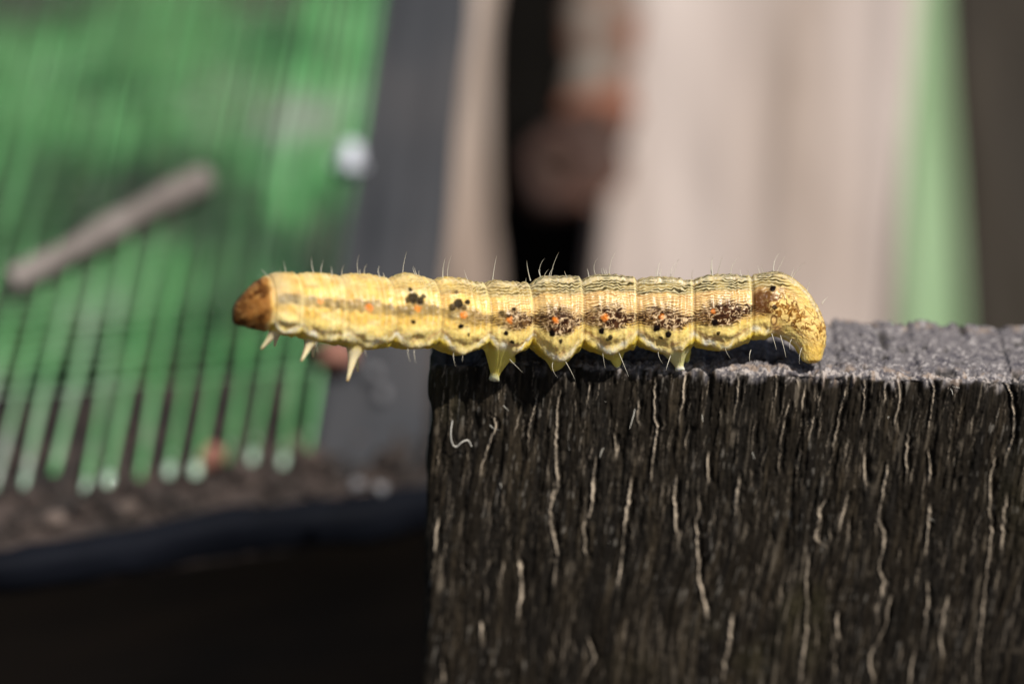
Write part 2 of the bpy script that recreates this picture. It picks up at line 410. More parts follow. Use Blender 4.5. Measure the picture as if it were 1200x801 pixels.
ctl += [(896, 358.5, 5, 40), (906, 358.5, 12, 40.5), (918, 363, 28, 37), (930, 372, 46, 32), (940, 384, 62, 27), (947, 396, 74, 22), (950, 407, 82, 17.5), (951, 416, 86, 13.5), (951, 422, 90, 11), (951, 425.5, 90, 5)]
ctl = np.array(ctl, float)
def cat_spline(C, n):
    d = np.r_[0, np.cumsum(np.hypot(np.diff(C[:, 0]), np.diff(C[:, 1])))]
    # monotone cubic (pchip) through the controls
    h = np.diff(d); dl = np.diff(C, axis=0) / h[:, None]; m = np.zeros_like(C)
    m[0], m[-1] = dl[0], dl[-1]
    for i in range(1, len(C) - 1):
        w1, w2 = 2 * h[i] + h[i - 1], h[i] + 2 * h[i - 1]
        ok = dl[i - 1] * dl[i] > 0
        with np.errstate(all='ignore'):
            mm = (w1 + w2) / (w1 / dl[i - 1] + w2 / dl[i])
        m[i] = np.where(ok, mm, 0)
    s = np.linspace(0, d[-1], n); k = np.clip(np.searchsorted(d, s, 'right') - 1, 0, len(h) - 1)
    t = ((s - d[k]) / h[k])[:, None]; hk = h[k][:, None]
    return s, (1 + 2 * t) * (1 - t) ** 2 * C[k] + t * (1 - t) ** 2 * hk * m[k] + t * t * (3 - 2 * t) * C[k + 1] + t * t * (t - 1) * hk * m[k + 1]
NS, NT = 1300, 330
S, R = cat_spline(ctl, NS)
NM = int(np.argmax(R[:, 0])); cx, cy, ang, rad = R[:, 0], R[:, 1], np.radians(R[:, 2]), R[:, 3]
Dx = np.interp(cx, [272, 330, 430, 530, 620, 720, 850, 960], [-128, -112, -80, -46, -22, -12, -7, 2])    # depth in pixels, head nearer the lens
kern = np.hanning(121); kern /= kern.sum()
Dx = np.convolve(np.pad(Dx, 60, 'edge'), kern, 'valid')
th = np.linspace(-math.pi, math.pi, NT, endpoint=False)          # 0 faces the lens, +90 deg = upper outline
dds = np.gradient(Dx, S)
psi = np.arctan(np.clip(dds, -.5, .5))
TH = th[None, :]; deg = np.degrees(TH)
# mirrored about the back line (65 deg): pattern angle
a = np.where(deg > 65, 130 - deg, np.where(deg < -115, -230 - deg, deg))
ynm = np.sin(np.radians(np.clip(a, -90, 65))) * np.ones((NS, 1))
under = ss(-92, -112, a) * np.ones((NS, 1))
XS = cx[:, None] * np.ones((1, NT)); SS_ = S[:, None] * np.ones((1, NT))
# segments along arc length
bx = np.array([312, 345, 395, 452, 505, 565, 618, 680, 744.5, 811, 878.5])
bs = np.interp(bx, cx[:NM], S[:NM])
seg = np.clip(np.searchsorted(bs, S, 'right') - 1, -1, len(bs) - 1)
s0 = np.where(seg >= 0, bs[np.clip(seg, 0, None)], 0)
s1 = np.where(seg >= 0, np.r_[bs[1:], S[-1] + 30][np.clip(seg, 0, None)], bs[0])
ul = (S - s0) / (s1 - s0); U = ul[:, None] * np.ones((1, NT)); SEG = seg[:, None] * np.ones((1, NT), int)
sharp = np.interp(cx, [272, 320, 480, 600, 700, 900], [.25, .5, .7, .9, 1, 1])[:, None]
# relief (pixels)
rel = np.zeros((NS, NT))
for b in bs:
    d = S - b
    rel += (-(2.2 * gauss(d - 1.8, 1.8) + .5 * gauss(d - 4, 4)) + 1.3 * gauss(d + 2.2, 2.0))[:, None] * (.35 + .65 * sharp)
body = (SEG >= 0).astype(float)
tail = ss(bs[-1] + 20, bs[-1] + 45, SS_)
ann = np.sin(U * 2 * math.pi * 8 + 1.1 * noise(U * 5 + SEG * 3, deg / 40 + 0 * U, 51))
annw = .45 + .55 * ss(.52, .72, U)
rel += body * 1.0 * ann * annw * (1 - tail) * ss(-75, -20, a) * (.7 + .5 * noise(SS_ / 11, deg / 22 + 0 * U, 55))
rel += body * .5 * noise(SS_ / 5.0, deg / 9 + 0 * U, 52) + body * .35 * noise(SS_ / 2.3, deg / 4 + 0 * U, 53)
fold = np.sin(np.clip(U, 0, 1) * math.pi)
rel += body * (1 - tail) * (2.2 * gauss(a + 34, 11) * fold - 0.9 * np.clip(.45 + 1.2 * noise(SS_ / 13, a / 60 + SEG * 1.7, 59), 0, 1.2) * gauss(a + 47 - 10 * (1 - fold) + 7 * noise(SS_ / 10, 0 * U + 9, 159), 8) + (2.7 + 1.6 * noise(SS_ / 9, a / 30 + 0 * U, 56)) * gauss(a + 60 - 12 * (1 - fold), 10) - 1.5 * gauss(a + 84, 10))
low = gauss(a + 52, 26) * body * (1 - tail)
rel += low * (2.0 * np.interp(cx, [300, 480, 560], [1, .8, .45])[:, None]) * noise(SS_ / 9, a / 14 + 0 * U, 157) + low * .35 * noise(SS_ / 3.5, a / 7 + 0 * U, 158)
# raised warts with the dots
dots = {3: [(484, 349, 8, .9), (492, 352, 6, .9), (478, 351, 5, .8), (481, 339, 3.3, .9), (484, 377, 3.2, .9), (496, 347, 4, .8)],
        4: [(537, 356, 7, .9), (530, 360, 5, .8), (548, 354, 4, .9), (535, 343, 2.8, .6), (540, 382, 3.8, .95), (549, 391, 2.4, .8), (544, 360, 4, .7)],
        5: [(588, 366, 4, .7), (602, 362, 3.0, .9), (593, 390, 3.6, 1), (600, 399, 3, .9), (596, 370, 3, .5)],
        6: [(647, 390, 4.4, 1), (657, 399, 3.2, .9), (656, 362, 2.5, .7)],
        7: [(705, 387, 4.2, 1), (715, 394, 3.2, .9), (712, 396, 2.6, .8)],
        8: [(769, 384.5, 4.6, 1), (783, 390.5, 4.2, .95), (775, 395, 2.4, .8)],
        9: [(837.5, 377.5, 4.6, 1), (842, 389, 3.0, .85)],
        10: [(905.5, 338, 4.6, 1), (908, 360, 3.4, .8), (906, 320, 4, .8)]}
spots = {1: [(376, 352, 4.2)], 2: [(433, 361, 5.2)], 3: [(489, 361.5, 4.6)], 4: [(544, 369, 5)], 5: [(597, 375, 4.8)], 6: [(651, 375, 5.0)], 7: [(709.5, 372, 4.6)],
         8: [(775, 371, 3.6)], 9: [(836.5, 364.5, 3.6)]}
Ypix = cy[:, None] - rad[:, None] * ynm                           # where a ring point shows in the photograph (unbent part)
# bent tail: true picture position
cs, sn = np.cos(ang)[:, None], np.sin(ang)[:, None]
Xpic = XS + np.where(np.abs(ang)[:, None] > .01, rad[:, None] * ynm * sn, 0) + (np.sin(psi)[:, None] * rad[:, None] * np.cos(np.radians(a)))
Ypic = cy[:, None] - rad[:, None] * ynm * cs
front = np.cos(np.radians(a)) > -.05
blk = np.zeros((NS, NT)); org = np.zeros((NS, NT))
for k, L in dots.items():
    for x, y, r, s_ in L:
        d = np.hypot(Xpic - x + .8 * noise(XS / 3, Ypic / 3, 91), Ypic - y + .8 * noise(XS / 3, Ypic / 3, 92))
        mm = s_ * (1 - ss(r * .62, r * 1.05, d)) * front; blk = np.maximum(blk, mm)
        rel += .9 * gauss(d, r * .8) * front
for k, L in spots.items():
    for x, y, r in L:
        d = np.hypot((Xpic - x) + 1.6 * noise(XS / 4, Ypic / 4, 93), (Ypic - y) + 1.6 * noise(XS / 4, Ypic / 4, 94))
        org = np.maximum(org, (1 - ss(r * .45, r * 1.15, d)) * front)

# ---- colour
N2 = lambda fx, fy, sd: noise(SS_ / fx, Ypix / fy, sd)
C = np.empty((NS, NT, 3)); C[:] = (.79, .54, .15)
C = mixc(C, (.84, .67, .32), ss(-.2, .6, fbm(SS_ / 14, Ypix / 9, 60, 3)))
C = mixc(C, (.60, .34, .085), .55 * ss(.05, .6, N2(17, 6, 61)) * ss(-.2, .5, ynm))
C = mixc(C, (.82, .70, .45), .5 * ss(.55, 1, ann) * annw * body * (1 - tail))           # pale wrinkles
wave = Ypix + 2.0 * noise(SS_ / 11, Ypix / 7, 62) + 1.1 * noise(SS_ / 3.2, Ypix / 4, 63) + 1.3 * noise(SEG * 7.3, Ypix * 0, 161)
stripe = .5 + .5 * np.sin(wave * 2 * math.pi / 3.5)
pat = np.interp(cx, [300, 420, 520, 600, 700, 960], [.1, .2, .5, .85, 1, 1])[:, None]
midseg = np.sin(np.clip(U, 0, 1) * math.pi)
# fine lines along the side
w2 = Ypix + 2.0 * noise(SS_ / 9, Ypix / 9, 162) + 1.0 * noise(SS_ / 3.5, Ypix / 5, 163)
st2 = .5 + .5 * np.sin(w2 * 2 * math.pi / 2.9)
C = mixc(C, (.60, .385, .15), .85 * pat * ss(540, 660, XS) * ss(-.35, -.15, ynm) * ss(.68, .55, ynm) * (1 - tail))
C = mixc(C, (.30, .15, .06), .8 * pat * ss(.5, .95, st2) * ss(-.15, .05, ynm) * ss(.75, .5, ynm) * ss(-.8, .3, N2(14, 5, 164)))
C = mixc(C, (.82, .66, .40), .7 * pat * ss(.4, .05, st2) * ss(-.1, .15, ynm) * ss(.75, .5, ynm))
# dark back lines
backm = ss(.53, .62, ynm + .05 * N2(9, 30, 64)) * ss(.90, .82, ynm + .04 * N2(7, 30, 264)) * (1 - .8 * tail)
C = mixc(C, (.60, .52, .34), .8 * pat * ss(.80, .88, ynm))
C = mixc(C, (.80, .74, .58), .7 * pat * ss(.78, .86, ynm) * ss(.35, .7, noise(SS_ / 1.7, Ypix / 1.2, 265)))
C = mixc(C, (.27, .22, .10), .75 * pat * backm)
C = mixc(C, (.045, .038, .018), .92 * pat * backm * ss(.36, .70, stripe) * ss(-.7, .1, N2(12, 4, 65)))
C = mixc(C, (.72, .66, .46), .55 * pat * backm * ss(.35, .05, stripe))
# side band
bandc = np.interp(cx, [300, 430, 540, 640], [.17, .12, -.05, -.13])[:, None] + .05 * N2(25, 40, 66)
hump = np.interp(U, [0, .14, .30, .62, .74, .84, 1], [0, .35, .95, 1, .55, .05, 0])
half = np.interp(cx, [300, 450, 640], [.17, .17, .17])[:, None] + .25 * hump * np.interp(cx, [300, 560, 640], [0, .3, 1])[:, None]
upshift = .03 * hump * np.interp(cx, [300, 560, 640], [0, .3, 1])[:, None]
lift = .12 * ss(820, 880, XS)
bandm = 1 - ss(half * .55, half * 1.18, np.abs(ynm - bandc - upshift - lift) + .07 * N2(5, 4, 67) - .16 * (st2 - .5) * pat)
bandm = bandm * body * ss(bs[0] - 2, bs[0] + 10, SS_) * (1 - ss(bs[-1] + 62, bs[-1] + 95, SS_))
worm = np.abs(noise(SS_ / 3.9 + .6 * N2(3.5, 3.5, 68), Ypix / 2.5 + .5 * N2(3.5, 3.5, 168), 69))               # wormy pale lines in the band
soft = np.interp(cx, [300, 520, 570, 620], [1, .85, .35, 0])[:, None]
C = mixc(C, (.18, .14, .07), bandm * soft * .95 * (.7 + .3 * N2(6, 6, 70)))
hard = bandm * (1 - soft)
streaky = ss(.25, .7, st2) * (1 - ss(.25, .45, U)) + ss(.25, .45, U)
C = mixc(C, (.085, .034, .017), hard * .97 * (.55 + .45 * streaky))
C = mixc(C, (.74, .56, .34), hard * .92 * ss(.19, .07, worm) * np.maximum(ss(.15, .35, U), .75 * ss(.5, .15, st2)))
C = mixc(C, (.028, .012, .008), hard * .8 * ss(.42, .62, worm))
tailband = ss(bs[-1] + 6, bs[-1] + 30, SS_) * body
ARC = np.radians(a) * rad[:, None]
curl = np.abs(noise(SS_ / 3.4 + .6 * noise(SS_ / 3, ARC / 3, 176), ARC / 3.2 + .6 * noise(SS_ / 3, ARC / 3, 177), 76))
patch = gauss(Xpic - 905, 27) * gauss(Ypic - 356 - .3 * (Xpic - 905) + 3 * noise(Xpic / 5, Ypic / 5, 276), 14)
C = mixc(C, (.12, .05, .016), np.clip(1.7 * patch, 0, .95) * (SEG == 10))
sweep = gauss(Ypic - (352 + .55 * (Xpic - 900)), 15) * ss(895, 915, Xpic)
C = mixc(C, (.46, .25, .06), .85 * tailband * sweep)
C = mixc(C, (.13, .055, .012), tailband * .9 * ss(.17, .04, curl) * np.clip(sweep * 1.4 + .25, 0, 1) * ss(-.6, -.2, ynm))
C = mixc(C, (.84, .64, .26), tailband * .8 * ss(.30, .5, curl) * np.clip(sweep * 1.4 + .3, 0, 1))
C = mixc(C, (.74, .49, .085), tailband * .55 * ss(bs[-1] + 75, bs[-1] + 110, SS_))
backd = gauss(Ypic - 326 - .55 * np.clip(Xpic - 905, 0, 99), 5) * ss(884, 893, Xpic) * (1 - ss(915, 935, Xpic))
C = mixc(C, (.05, .035, .012), .9 * backd * ss(.35, .7, stripe) * (SEG == 10))
C = mixc(C, (.62, .46, .20), .45 * ss(620, 540, XS) * ss(.25, .5, ynm) * ss(-.4, .4, noise(SS_ / 6, Ypix / 14, 266)) * body)
# fold under the band, white side line in scallops, greenish belly
C = mixc(C, (.86, .68, .26), .75 * ss(-.30, -.42, ynm) * body)
wl = -.82 + .24 * (1 - midseg) + .06 * N2(9, 20, 77) + .03 * N2(3.5, 20, 177)
white = gauss(ynm - wl, .06 * (1 + .5 * noise(SS_ / 8, 0 * U + 4, 57))) * np.clip(.62 + .7 * noise(SS_ / 7, Ypix / 25, 58), .12, 1) * body * (1 - tail * .5)
C = mixc(C, (.92, .85, .68), .95 * white)
C = mixc(C, (.70, .38, .26), .35 * gauss(ynm - wl - .11, .05) * body * ss(-.3, .5, N2(9, 9, 78)))
belly = ss(wl - .06, wl - .16, ynm) * body
C = mixc(C, (.76, .55, .05), .85 * np.maximum(belly, under * body))
C = mixc(C, (.70, .62, .22), .5 * belly * ss(0, .6, N2(3, 3, 79)))
C = mixc(C, (.86, .27, .02), org * np.interp(cx, [500, 600, 720, 860], [.95, .9, .75, .55])[:, None] * (.6 + .4 * ss(-.3, .3, N2(2.5, 2.5, 95))))
ring = np.zeros((NS, NT))
for x, y in ((907, 375),):
    d = np.hypot((Xpic - x) * 1.5, Ypic - y); ring = np.maximum(ring, gauss(d - 5, 1.5) * front); C = mixc(C, (.75, .50, .2), gauss(d, 4) * front)
C = mixc(C, (.13, .05, .02), ring * .85)
C = mixc(C, (.78, .38, .14), gauss(np.hypot(Xpic - 912, Ypic - 385), 7) * front * .6)
C = mixc(C, (.014, .009, .008), np.clip(blk * 1.05, 0, 1))
C = C * (1 + .09 * body * noise(SS_ / 1.6, Ypix / 1.4, 180) + .06 * body * N2(4, 3, 181))[..., None]
knob = low * ss(.1, .6, noise(SS_ / 9, a / 14 + 0 * U, 157)) * ss(560, 430, XS)
C = mixc(C, (.90, .80, .50), .6 * knob)
# shade painted into the creases where the rings meet
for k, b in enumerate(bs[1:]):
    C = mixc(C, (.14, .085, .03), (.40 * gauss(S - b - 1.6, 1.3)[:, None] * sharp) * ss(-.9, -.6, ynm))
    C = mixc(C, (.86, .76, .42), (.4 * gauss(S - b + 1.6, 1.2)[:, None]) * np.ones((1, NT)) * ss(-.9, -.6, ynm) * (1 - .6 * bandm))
# brown head, pale collar
headm = ss(bs[0] + 3, bs[0] - 5, SS_ + 3 * noise(deg / 16 + 0 * U, SS_ / 9, 182))
hc = np.empty((NS, NT, 3)); hc[:] = (.33, .155, .042)
hc = mixc(hc, (.11, .045, .014), ss(-.05, .5, fbm(SS_ / 6, Ypix / 6, 80, 3)))
hc = mixc(hc, (.055, .026, .012), ss(300, 274, XS) * .75)
hc = mixc(hc, (.50, .30, .11), .4 * ss(.3, .7, noise(SS_ / 3.2, Ypix / 3.2, 183)))
hc = mixc(hc, (.45, .24, .07), .6 * ss(bs[0] - 9, bs[0] - 2, SS_))
C = C * (1 - headm[..., None]) + hc * headm[..., None]
collar = gauss(SS_ - bs[0] - 8, 11) * body
C = mixc(C, (.50, .40, .24), .55 * collar * ss(0, .6, ynm)); C = mixc(C, (.35, .30, .22), .5 * collar * gauss(ynm - .05, .3))
# small eyes on the head
for x, y in ((281, 371), (284, 375), (287, 378), (280, 366)):
    C = mixc(C, (.01, .008, .006), gauss(np.hypot(Xpic - x, Ypic - y), 1.5) * front * headm)

C = np.clip(C, 0, 1) ** 1.16 * .96

# ---- positions (pixel space: right, down, away from lens) then metres
rr = rad[:, None] + rel * np.clip(rad[:, None] / 20, 0, 1)
headbump = headm * 1.2 * noise(SS_ / 7, deg / 25 + 0 * U, 81); rr = rr + headbump * np.clip(rad[:, None] / 20, 0, 1)
upx, upy = np.sin(ang)[:, None], -np.cos(ang)[:, None]            # ring 'up' in picture
X = XS + upx * rr * np.sin(TH) - (-np.sin(psi))[:, None] * rr * np.cos(TH) * cs
Y = cy[:, None] + upy * rr * np.sin(TH)
Z = Dx[:, None] - rr * .97 * np.cos(TH) * np.cos(psi)[:, None]
DOWN = np.array([0, math.cos(PITCH), math.sin(PITCH)])             # world down in (right, down, away) of the picture
DOWN[0] = -math.sin(ROLL) * math.cos(PITCH); DOWN /= np.linalg.norm(DOWN)
def leg(x0, adeg, Rb, tip, p=1.5, colour=(.80, .70, .38), tipc=None, prof=(0, .25, .3, .3, .25)):
    """draw the skin out into a leg: base at picture x0 and ring angle, ends at tip (picture px, py, depth px)"""
    global X, Y, Z, C
    i = int(np.argmin(np.abs(cx[:NM] - x0))); j = int(np.argmin(np.abs(np.degrees(th) - adeg)))
    bpt = np.array([X[i, j], Y[i, j], Z[i, j]])
    dd = np.sqrt((X - bpt[0]) ** 2 + (Y - bpt[1]) ** 2 + (Z - bpt[2]) ** 2)
    rho = np.clip(dd / Rb, 0, 1); gg = np.clip((1 - rho ** p) * 1.12, 0, 1); gg = gg * ss(1.0, .82, rho) ** .5
    axis = np.array(tip, float) - bpt; L = np.linalg.norm(axis); ax = axis / L
    # pull towards the axis as it gets longer (taper), keep a stub end
    rel_ = np.stack([X - bpt[0], Y - bpt[1], Z - bpt[2]], -1)
    perp = rel_ - (rel_ @ ax)[..., None] * ax
    pull = np.interp(gg, [0, .35, .72, .86, 1], prof)
    mv = gg[..., None] * axis - perp * pull[..., None]
    X = X + mv[..., 0]; Y = Y + mv[..., 1]; Z = Z + mv[..., 2]
    C = mixc(C, colour, ss(.0, .18, gg) * .95)
    if tipc is not None: C = mixc(C, tipc, ss(.8, 1, gg))
def edge_y(x): return 421.5 + (x - 505) * math.tan(ROLL)
# true legs behind the head (pairs)
pal = (.66, .55, .34)
for (x0, an, Rb, tx, ty, dz) in ((322, -80, 10, 306, 409, -117), (364, -78, 10, 353, 423, -114), (414, -76, 12, 407, 447, -95)):
    leg(x0, an, Rb, (tx, ty, dz), 1.3, pal, (.40, .28, .14), (0, .42, .45, .4, .2))
for (x0, an, Rb, tx, ty, dz) in ((331, -128, 9, 322, 405, -95), (374, -126, 9, 367, 418, -84), (424, -126, 10, 419, 434, -66)):
    leg(x0, an, Rb, (tx, ty, dz), 1.3, pal, (.40, .28, .14), (0, .42, .45, .4, .2))
# belly legs on the post (near, then far side)
yl = (.78, .64, .12)
leg(582, -78, 21, (579, 445, -6.5), 2.1, yl, (.80, .78, .52), (0, .28, .52, .50, .15))
leg(594, -132, 17, (600, 423, 2), 1.7, yl, (.74, .70, .45))
leg(655, -80, 20, (652, 434, -16), 2.0, (.74, .60, .12))
leg(722, -122, 16, (724, 429, 8), 1.7, yl, (.80, .76, .60))
leg(716, -84, 18, (717, 421, -8), 2.0, (.74, .60, .12))
leg(793, -80, 19, (797, 434, -2), 2.1, (.72, .66, .30), (.86, .82, .72), (0, .28, .52, .50, .15))
leg(800, -128, 16, (806, 423, 18), 1.6, yl, (.80, .76, .60))
sc_ = (DIST + Z * PX) / DIST                                       # turn picture offset and depth into metres
ox, oy = (X - 600) * PX * sc_, (400.5 - Y) * PX * sc_
W = (np.array(CAMPOS)[None, None] + np.array(F0) * (DIST + Z * PX)[..., None] + np.array(RT) * ox[..., None] + np.array(UP) * oy[..., None])
base = Vector(W[int(np.argmin(np.abs(cx[:NM] - 700)))].mean(0)); base.z = POST_O.z
cater = thing('caterpillar', base, 'pale yellow caterpillar with brown speckled side bands stretching off the post', 'caterpillar')
Vv = W.reshape(-1, 3); Fq = grid_faces(NS, NT, 0, True)
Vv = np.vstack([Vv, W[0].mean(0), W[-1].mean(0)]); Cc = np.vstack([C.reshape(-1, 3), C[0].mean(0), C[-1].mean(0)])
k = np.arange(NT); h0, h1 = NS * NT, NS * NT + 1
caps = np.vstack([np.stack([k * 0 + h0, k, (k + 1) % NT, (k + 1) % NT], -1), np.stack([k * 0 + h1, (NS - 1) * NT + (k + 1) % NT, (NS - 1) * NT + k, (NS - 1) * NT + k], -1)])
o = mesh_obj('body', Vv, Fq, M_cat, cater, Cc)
bm = bmesh.new(); bm.from_mesh(o.data); bm.verts.ensure_lookup_table()
for kk in range(NT):
    bm.faces.new((bm.verts[h0], bm.verts[kk], bm.verts[(kk + 1) % NT])).smooth = True
    bm.faces.new((bm.verts[h1], bm.verts[(NS - 1) * NT + (kk + 1) % NT], bm.verts[(NS - 1) * NT + kk])).smooth = True
bmesh.ops.recalc_face_normals(bm, faces=bm.faces); bm.to_mesh(o.data); bm.free()

# bristles: (origin of crop, base, tip) in enlarged crops of the photograph
S_ = 250 / 1112
hairs = []
for ox_, L in ((250, [(385, 185, 365, 110), (530, 190, 512, 95), (560, 185, 575, 110), (762, 195, 760, 80), (795, 198, 802, 130), (880, 205, 866, 140), (985, 190, 1008, 65), (1078, 200, 1050, 145), (300, 200, 250, 160), (345, 190, 350, 150)]),
               (440, [(32, 205, 20, 140), (225, 195, 198, 140), (352, 200, 365, 98), (376, 200, 398, 82), (490, 225, 462, 158), (610, 215, 632, 88), (808, 208, 788, 110), (865, 200, 882, 100), (912, 195, 957, 68)]),
               (620, [(352, 190, 358, 100), (420, 190, 455, 62), (670, 210, 685, 112), (676, 210, 690, 150), (738, 205, 778, 108), (965, 195, 958, 92), (980, 195, 1008, 92), (1055, 195, 1105, 85)]),
               (780, [(566, 175, 597, 68), (574, 175, 630, 72), (652, 195, 672, 148), (658, 195, 725, 122), (738, 260, 757, 218), (815, 330, 850, 300), (250, 200, 245, 95), (30, 205, 70, 105)])):
    for a_, b_, c_, d_ in L: hairs.append((ox_ + a_ * S_, 280 + b_ * S_, ox_ + c_ * S_, 280 + d_ * S_, 1))
for ox_, L in ((440, [(700, 640, 770, 697), (925, 655, 950, 722), (990, 650, 1042, 737), (172, 570, 180, 637), (203, 570, 210, 647), (408, 600, 418, 662), (455, 600, 452, 640)]),
               (620, [(380, 575, 397, 672), (468, 605, 520, 717), (680, 580, 697, 648), (738, 620, 714, 682)]),
               (780, [(553, 505, 578, 577), (598, 515, 628, 617), (660, 530, 648, 575), (715, 570, 698, 652), (308, 560, 338, 622), (445, 590, 440, 640)]),
               (250, [(790, 585, 800, 612), (540, 545, 552, 600)])):
    for a_, b_, c_, d_ in L: hairs.append((ox_ + a_ * S_, 280 + b_ * S_, ox_ + c_ * S_, 280 + d_ * S_, -1))
hr = random.Random(9)
for k in range(26):                       # short ones all along the back
    x = hr.uniform(325, 955); i = int(np.argmin(np.abs(cx[:NM] - x)))
    hairs.append((x, cy[i] - rad[i] * .97, x + hr.uniform(-4, 6), cy[i] - rad[i] - hr.uniform(5, 12), 1))
for x0, y0, x1, y1, sgn in hairs:
    dpt = float(np.interp(x0, cx[:NM], Dx[:NM]))
    rloc = float(np.interp(x0, cx[:NM], rad[:NM]))
    if sgn > 0:
        z0 = dpt + hr.uniform(-.22, .22) * rloc; z1 = z0 + hr.uniform(-8, 8); y0 += 2
    else:
        z0 = dpt - .45 * rloc; z1 = z0 - hr.uniform(4, 14); y0 -= 3
    bend = hr.uniform(-.30, .05) * math.hypot(x1 - x0, y1 - y0)
    pts = []
    for q in range(7):
        t = q / 6; bb = 4 * t * (1 - t) * bend * .6
        pts.append(P(x0 + (x1 - x0) * t + bb, y0 + (y1 - y0) * t + bb * .2, (z0 + (z1 - z0) * t) * PX))
    r0 = hr.uniform(.5, .75) * PX * (1 if sgn > 0 else .8)
    v, f = tube(pts, [r0 * (1 - .85 * q / 6) for q in range(7)], 6)
    mesh_obj('bristle', v, f, M_hair, cater)

# ------------------------------------------------------------------ the bed rail, soil and net
ZR = P(430, 560, .033).z                                           # top of the rail
A0 = on_z(0, 653, ZR); A1 = on_z(490, 580, ZR)
along = (A1 - A0).normalized(); back = Vector((-along.y, along.x, 0)); upw = Vector((0, 0, 1))
def wood_h(sd, amp=.0006, f=(40, 200, 200)):
    def h(p, n):
        return amp * fbm(p[:, 0] * f[0] + p[:, 2] * f[2] * .3, p[:, 1] * f[1] + p[:, 2] * f[2], sd, 4)
    return h
rail = thing('bed_rail', A0 + along * .03 - upw * A0.z, 'dark timber rail edging the planting bed under the green net', 'rail')
RL, RW = .187, .026
rail_o = A0 - along * .14; rail_o.z = 0
box_grid((RL, RW - .015, ZR - .0035), (200, 24, 50), .0015, wood_h(101), M_rail, 'timber', rail, None, rail_o + back * .015, (along, back, upw))  # timber set back so the capping's overhang shades its front face
box_grid((RL, RW, .0030), (200, 24, 8), .0010, wood_h(102), M_soil, 'capping', rail, None, rail_o + upw * (ZR - .0036), (along, back, upw))
lin_o = rail_o - back * .0006; lin_o.z = ZR - .0032
box_grid((RL, .0026, .0034), (240, 10, 10), .0014, wood_h(104, .0009, (120, 200, 200)), M_liner, 'edge_liner', rail, None, lin_o, (along, back, upw))
# soil of the bed behind the rail
bo = rail_o + back * (RW - .001)
n1, n2 = 180, 130; SU = (on_z(500, 330, ZR) - bo).dot(along)
uu, vv = np.meshgrid(np.linspace(-.02, SU, n1), np.linspace(0, .16, n2), indexing='ij')
hz = ZR - .0075 + .0022 * fbm(uu * 120, vv * 120, 110, 4)
hz = np.where((uu < -.015) | (vv > .157) | (uu > SU - .002), 0, hz)
sv_ = np.array(bo)[None, None] * np.array([1, 1, 0]) + np.array(along) * uu[..., None] + np.array(back) * vv[..., None]; sv_[..., 2] = hz
o = mesh_obj('soil', sv_, grid_faces(n1, n2), M_soil); tag(o, 'dark crumbly soil of the bed under the green net', kind='structure')
# crumbs lying along the rail
cr = random.Random(11); CV = []; CF = []
for k in range(900):
    q = rail_o + along * cr.uniform(.05, .18) + back * (.0034 + abs(cr.gauss(.005, .0045)))
    r = cr.choice([.0003, .0004, .0006, .0009]) * cr.uniform(.7, 1.2); q.z = ZR - .0006 + r * .5
    b = len(CV)
    pts8 = [Vector((sx, sy, sz)) for sx in (-1, 1) for sy in (-1, 1) for sz in (-1, 1)]
    rot = Matrix.Rotation(cr.uniform(0, 6), 3, 'Z') @ Matrix.Rotation(cr.uniform(0, 6), 3, 'X')
    for p8 in pts8: CV.append(q + (rot @ p8) * r * cr.uniform(.45, .75))
    for ff in ((0, 1, 3, 2), (4, 6, 7, 5), (0, 4, 5, 1), (2, 3, 7, 6), (0, 2, 6, 4), (1, 5, 7, 3)): CF.append([b + i for i in ff])
o = mesh_obj('soil_crumbs', CV, np.array(CF), M_soil, smooth=False); tag(o, 'loose brown soil crumbs strewn along the top of the rail', kind='stuff')
def pebble(name, c, r, m, label, cat, sq=(1, 1, .7), sd=0, group=None):
    bm = bmesh.new(); bmesh.ops.create_icosphere(bm, subdivisions=3, radius=1)
    co = np.array([v.co[:] for v in bm.verts]); nn = 1 + .28 * noise(co[:, 0] * 1.6 + sd, co[:, 1] * 1.6 + co[:, 2] * 2, sd) + .1 * noise(co[:, 0] * 4, co[:, 2] * 4 + co[:, 1] * 3, sd + 1)
    for v, s_ in zip(bm.verts, nn): v.co = Vector(v.co) * s_
    vs = [Vector((v.co.x * sq[0], v.co.y * sq[1], v.co.z * sq[2])) * r + Vector(c) for v in bm.verts]
    fs = [[v.index for v in f.verts] for f in bm.faces]; bm.free()
    return tag(mesh_obj(name, vs, fs, m), label, cat, group)
def on_rail(px, py, h): q = on_z(px, py, ZR); q.z = ZR + h; return q
pebble('clay_chip', on_rail(247, 548, .0007), .0011, M_clay, 'reddish clay chip lying where the frayed net meets the soil', 'stone', (1, .8, .9), 3)
pebble('pebble', on_rail(150, 600, .0004), 0.0008, M_peb, 'small pale brown pebble in the soil on the rail', 'stone', (1, .8, .7), 8)
pebble('pebble', on_rail(62, 612, .0003), .0008, M_peb, 'flat tan pebble in the soil near the open end of the rail', 'stone', (1.2, .8, .6), 21)

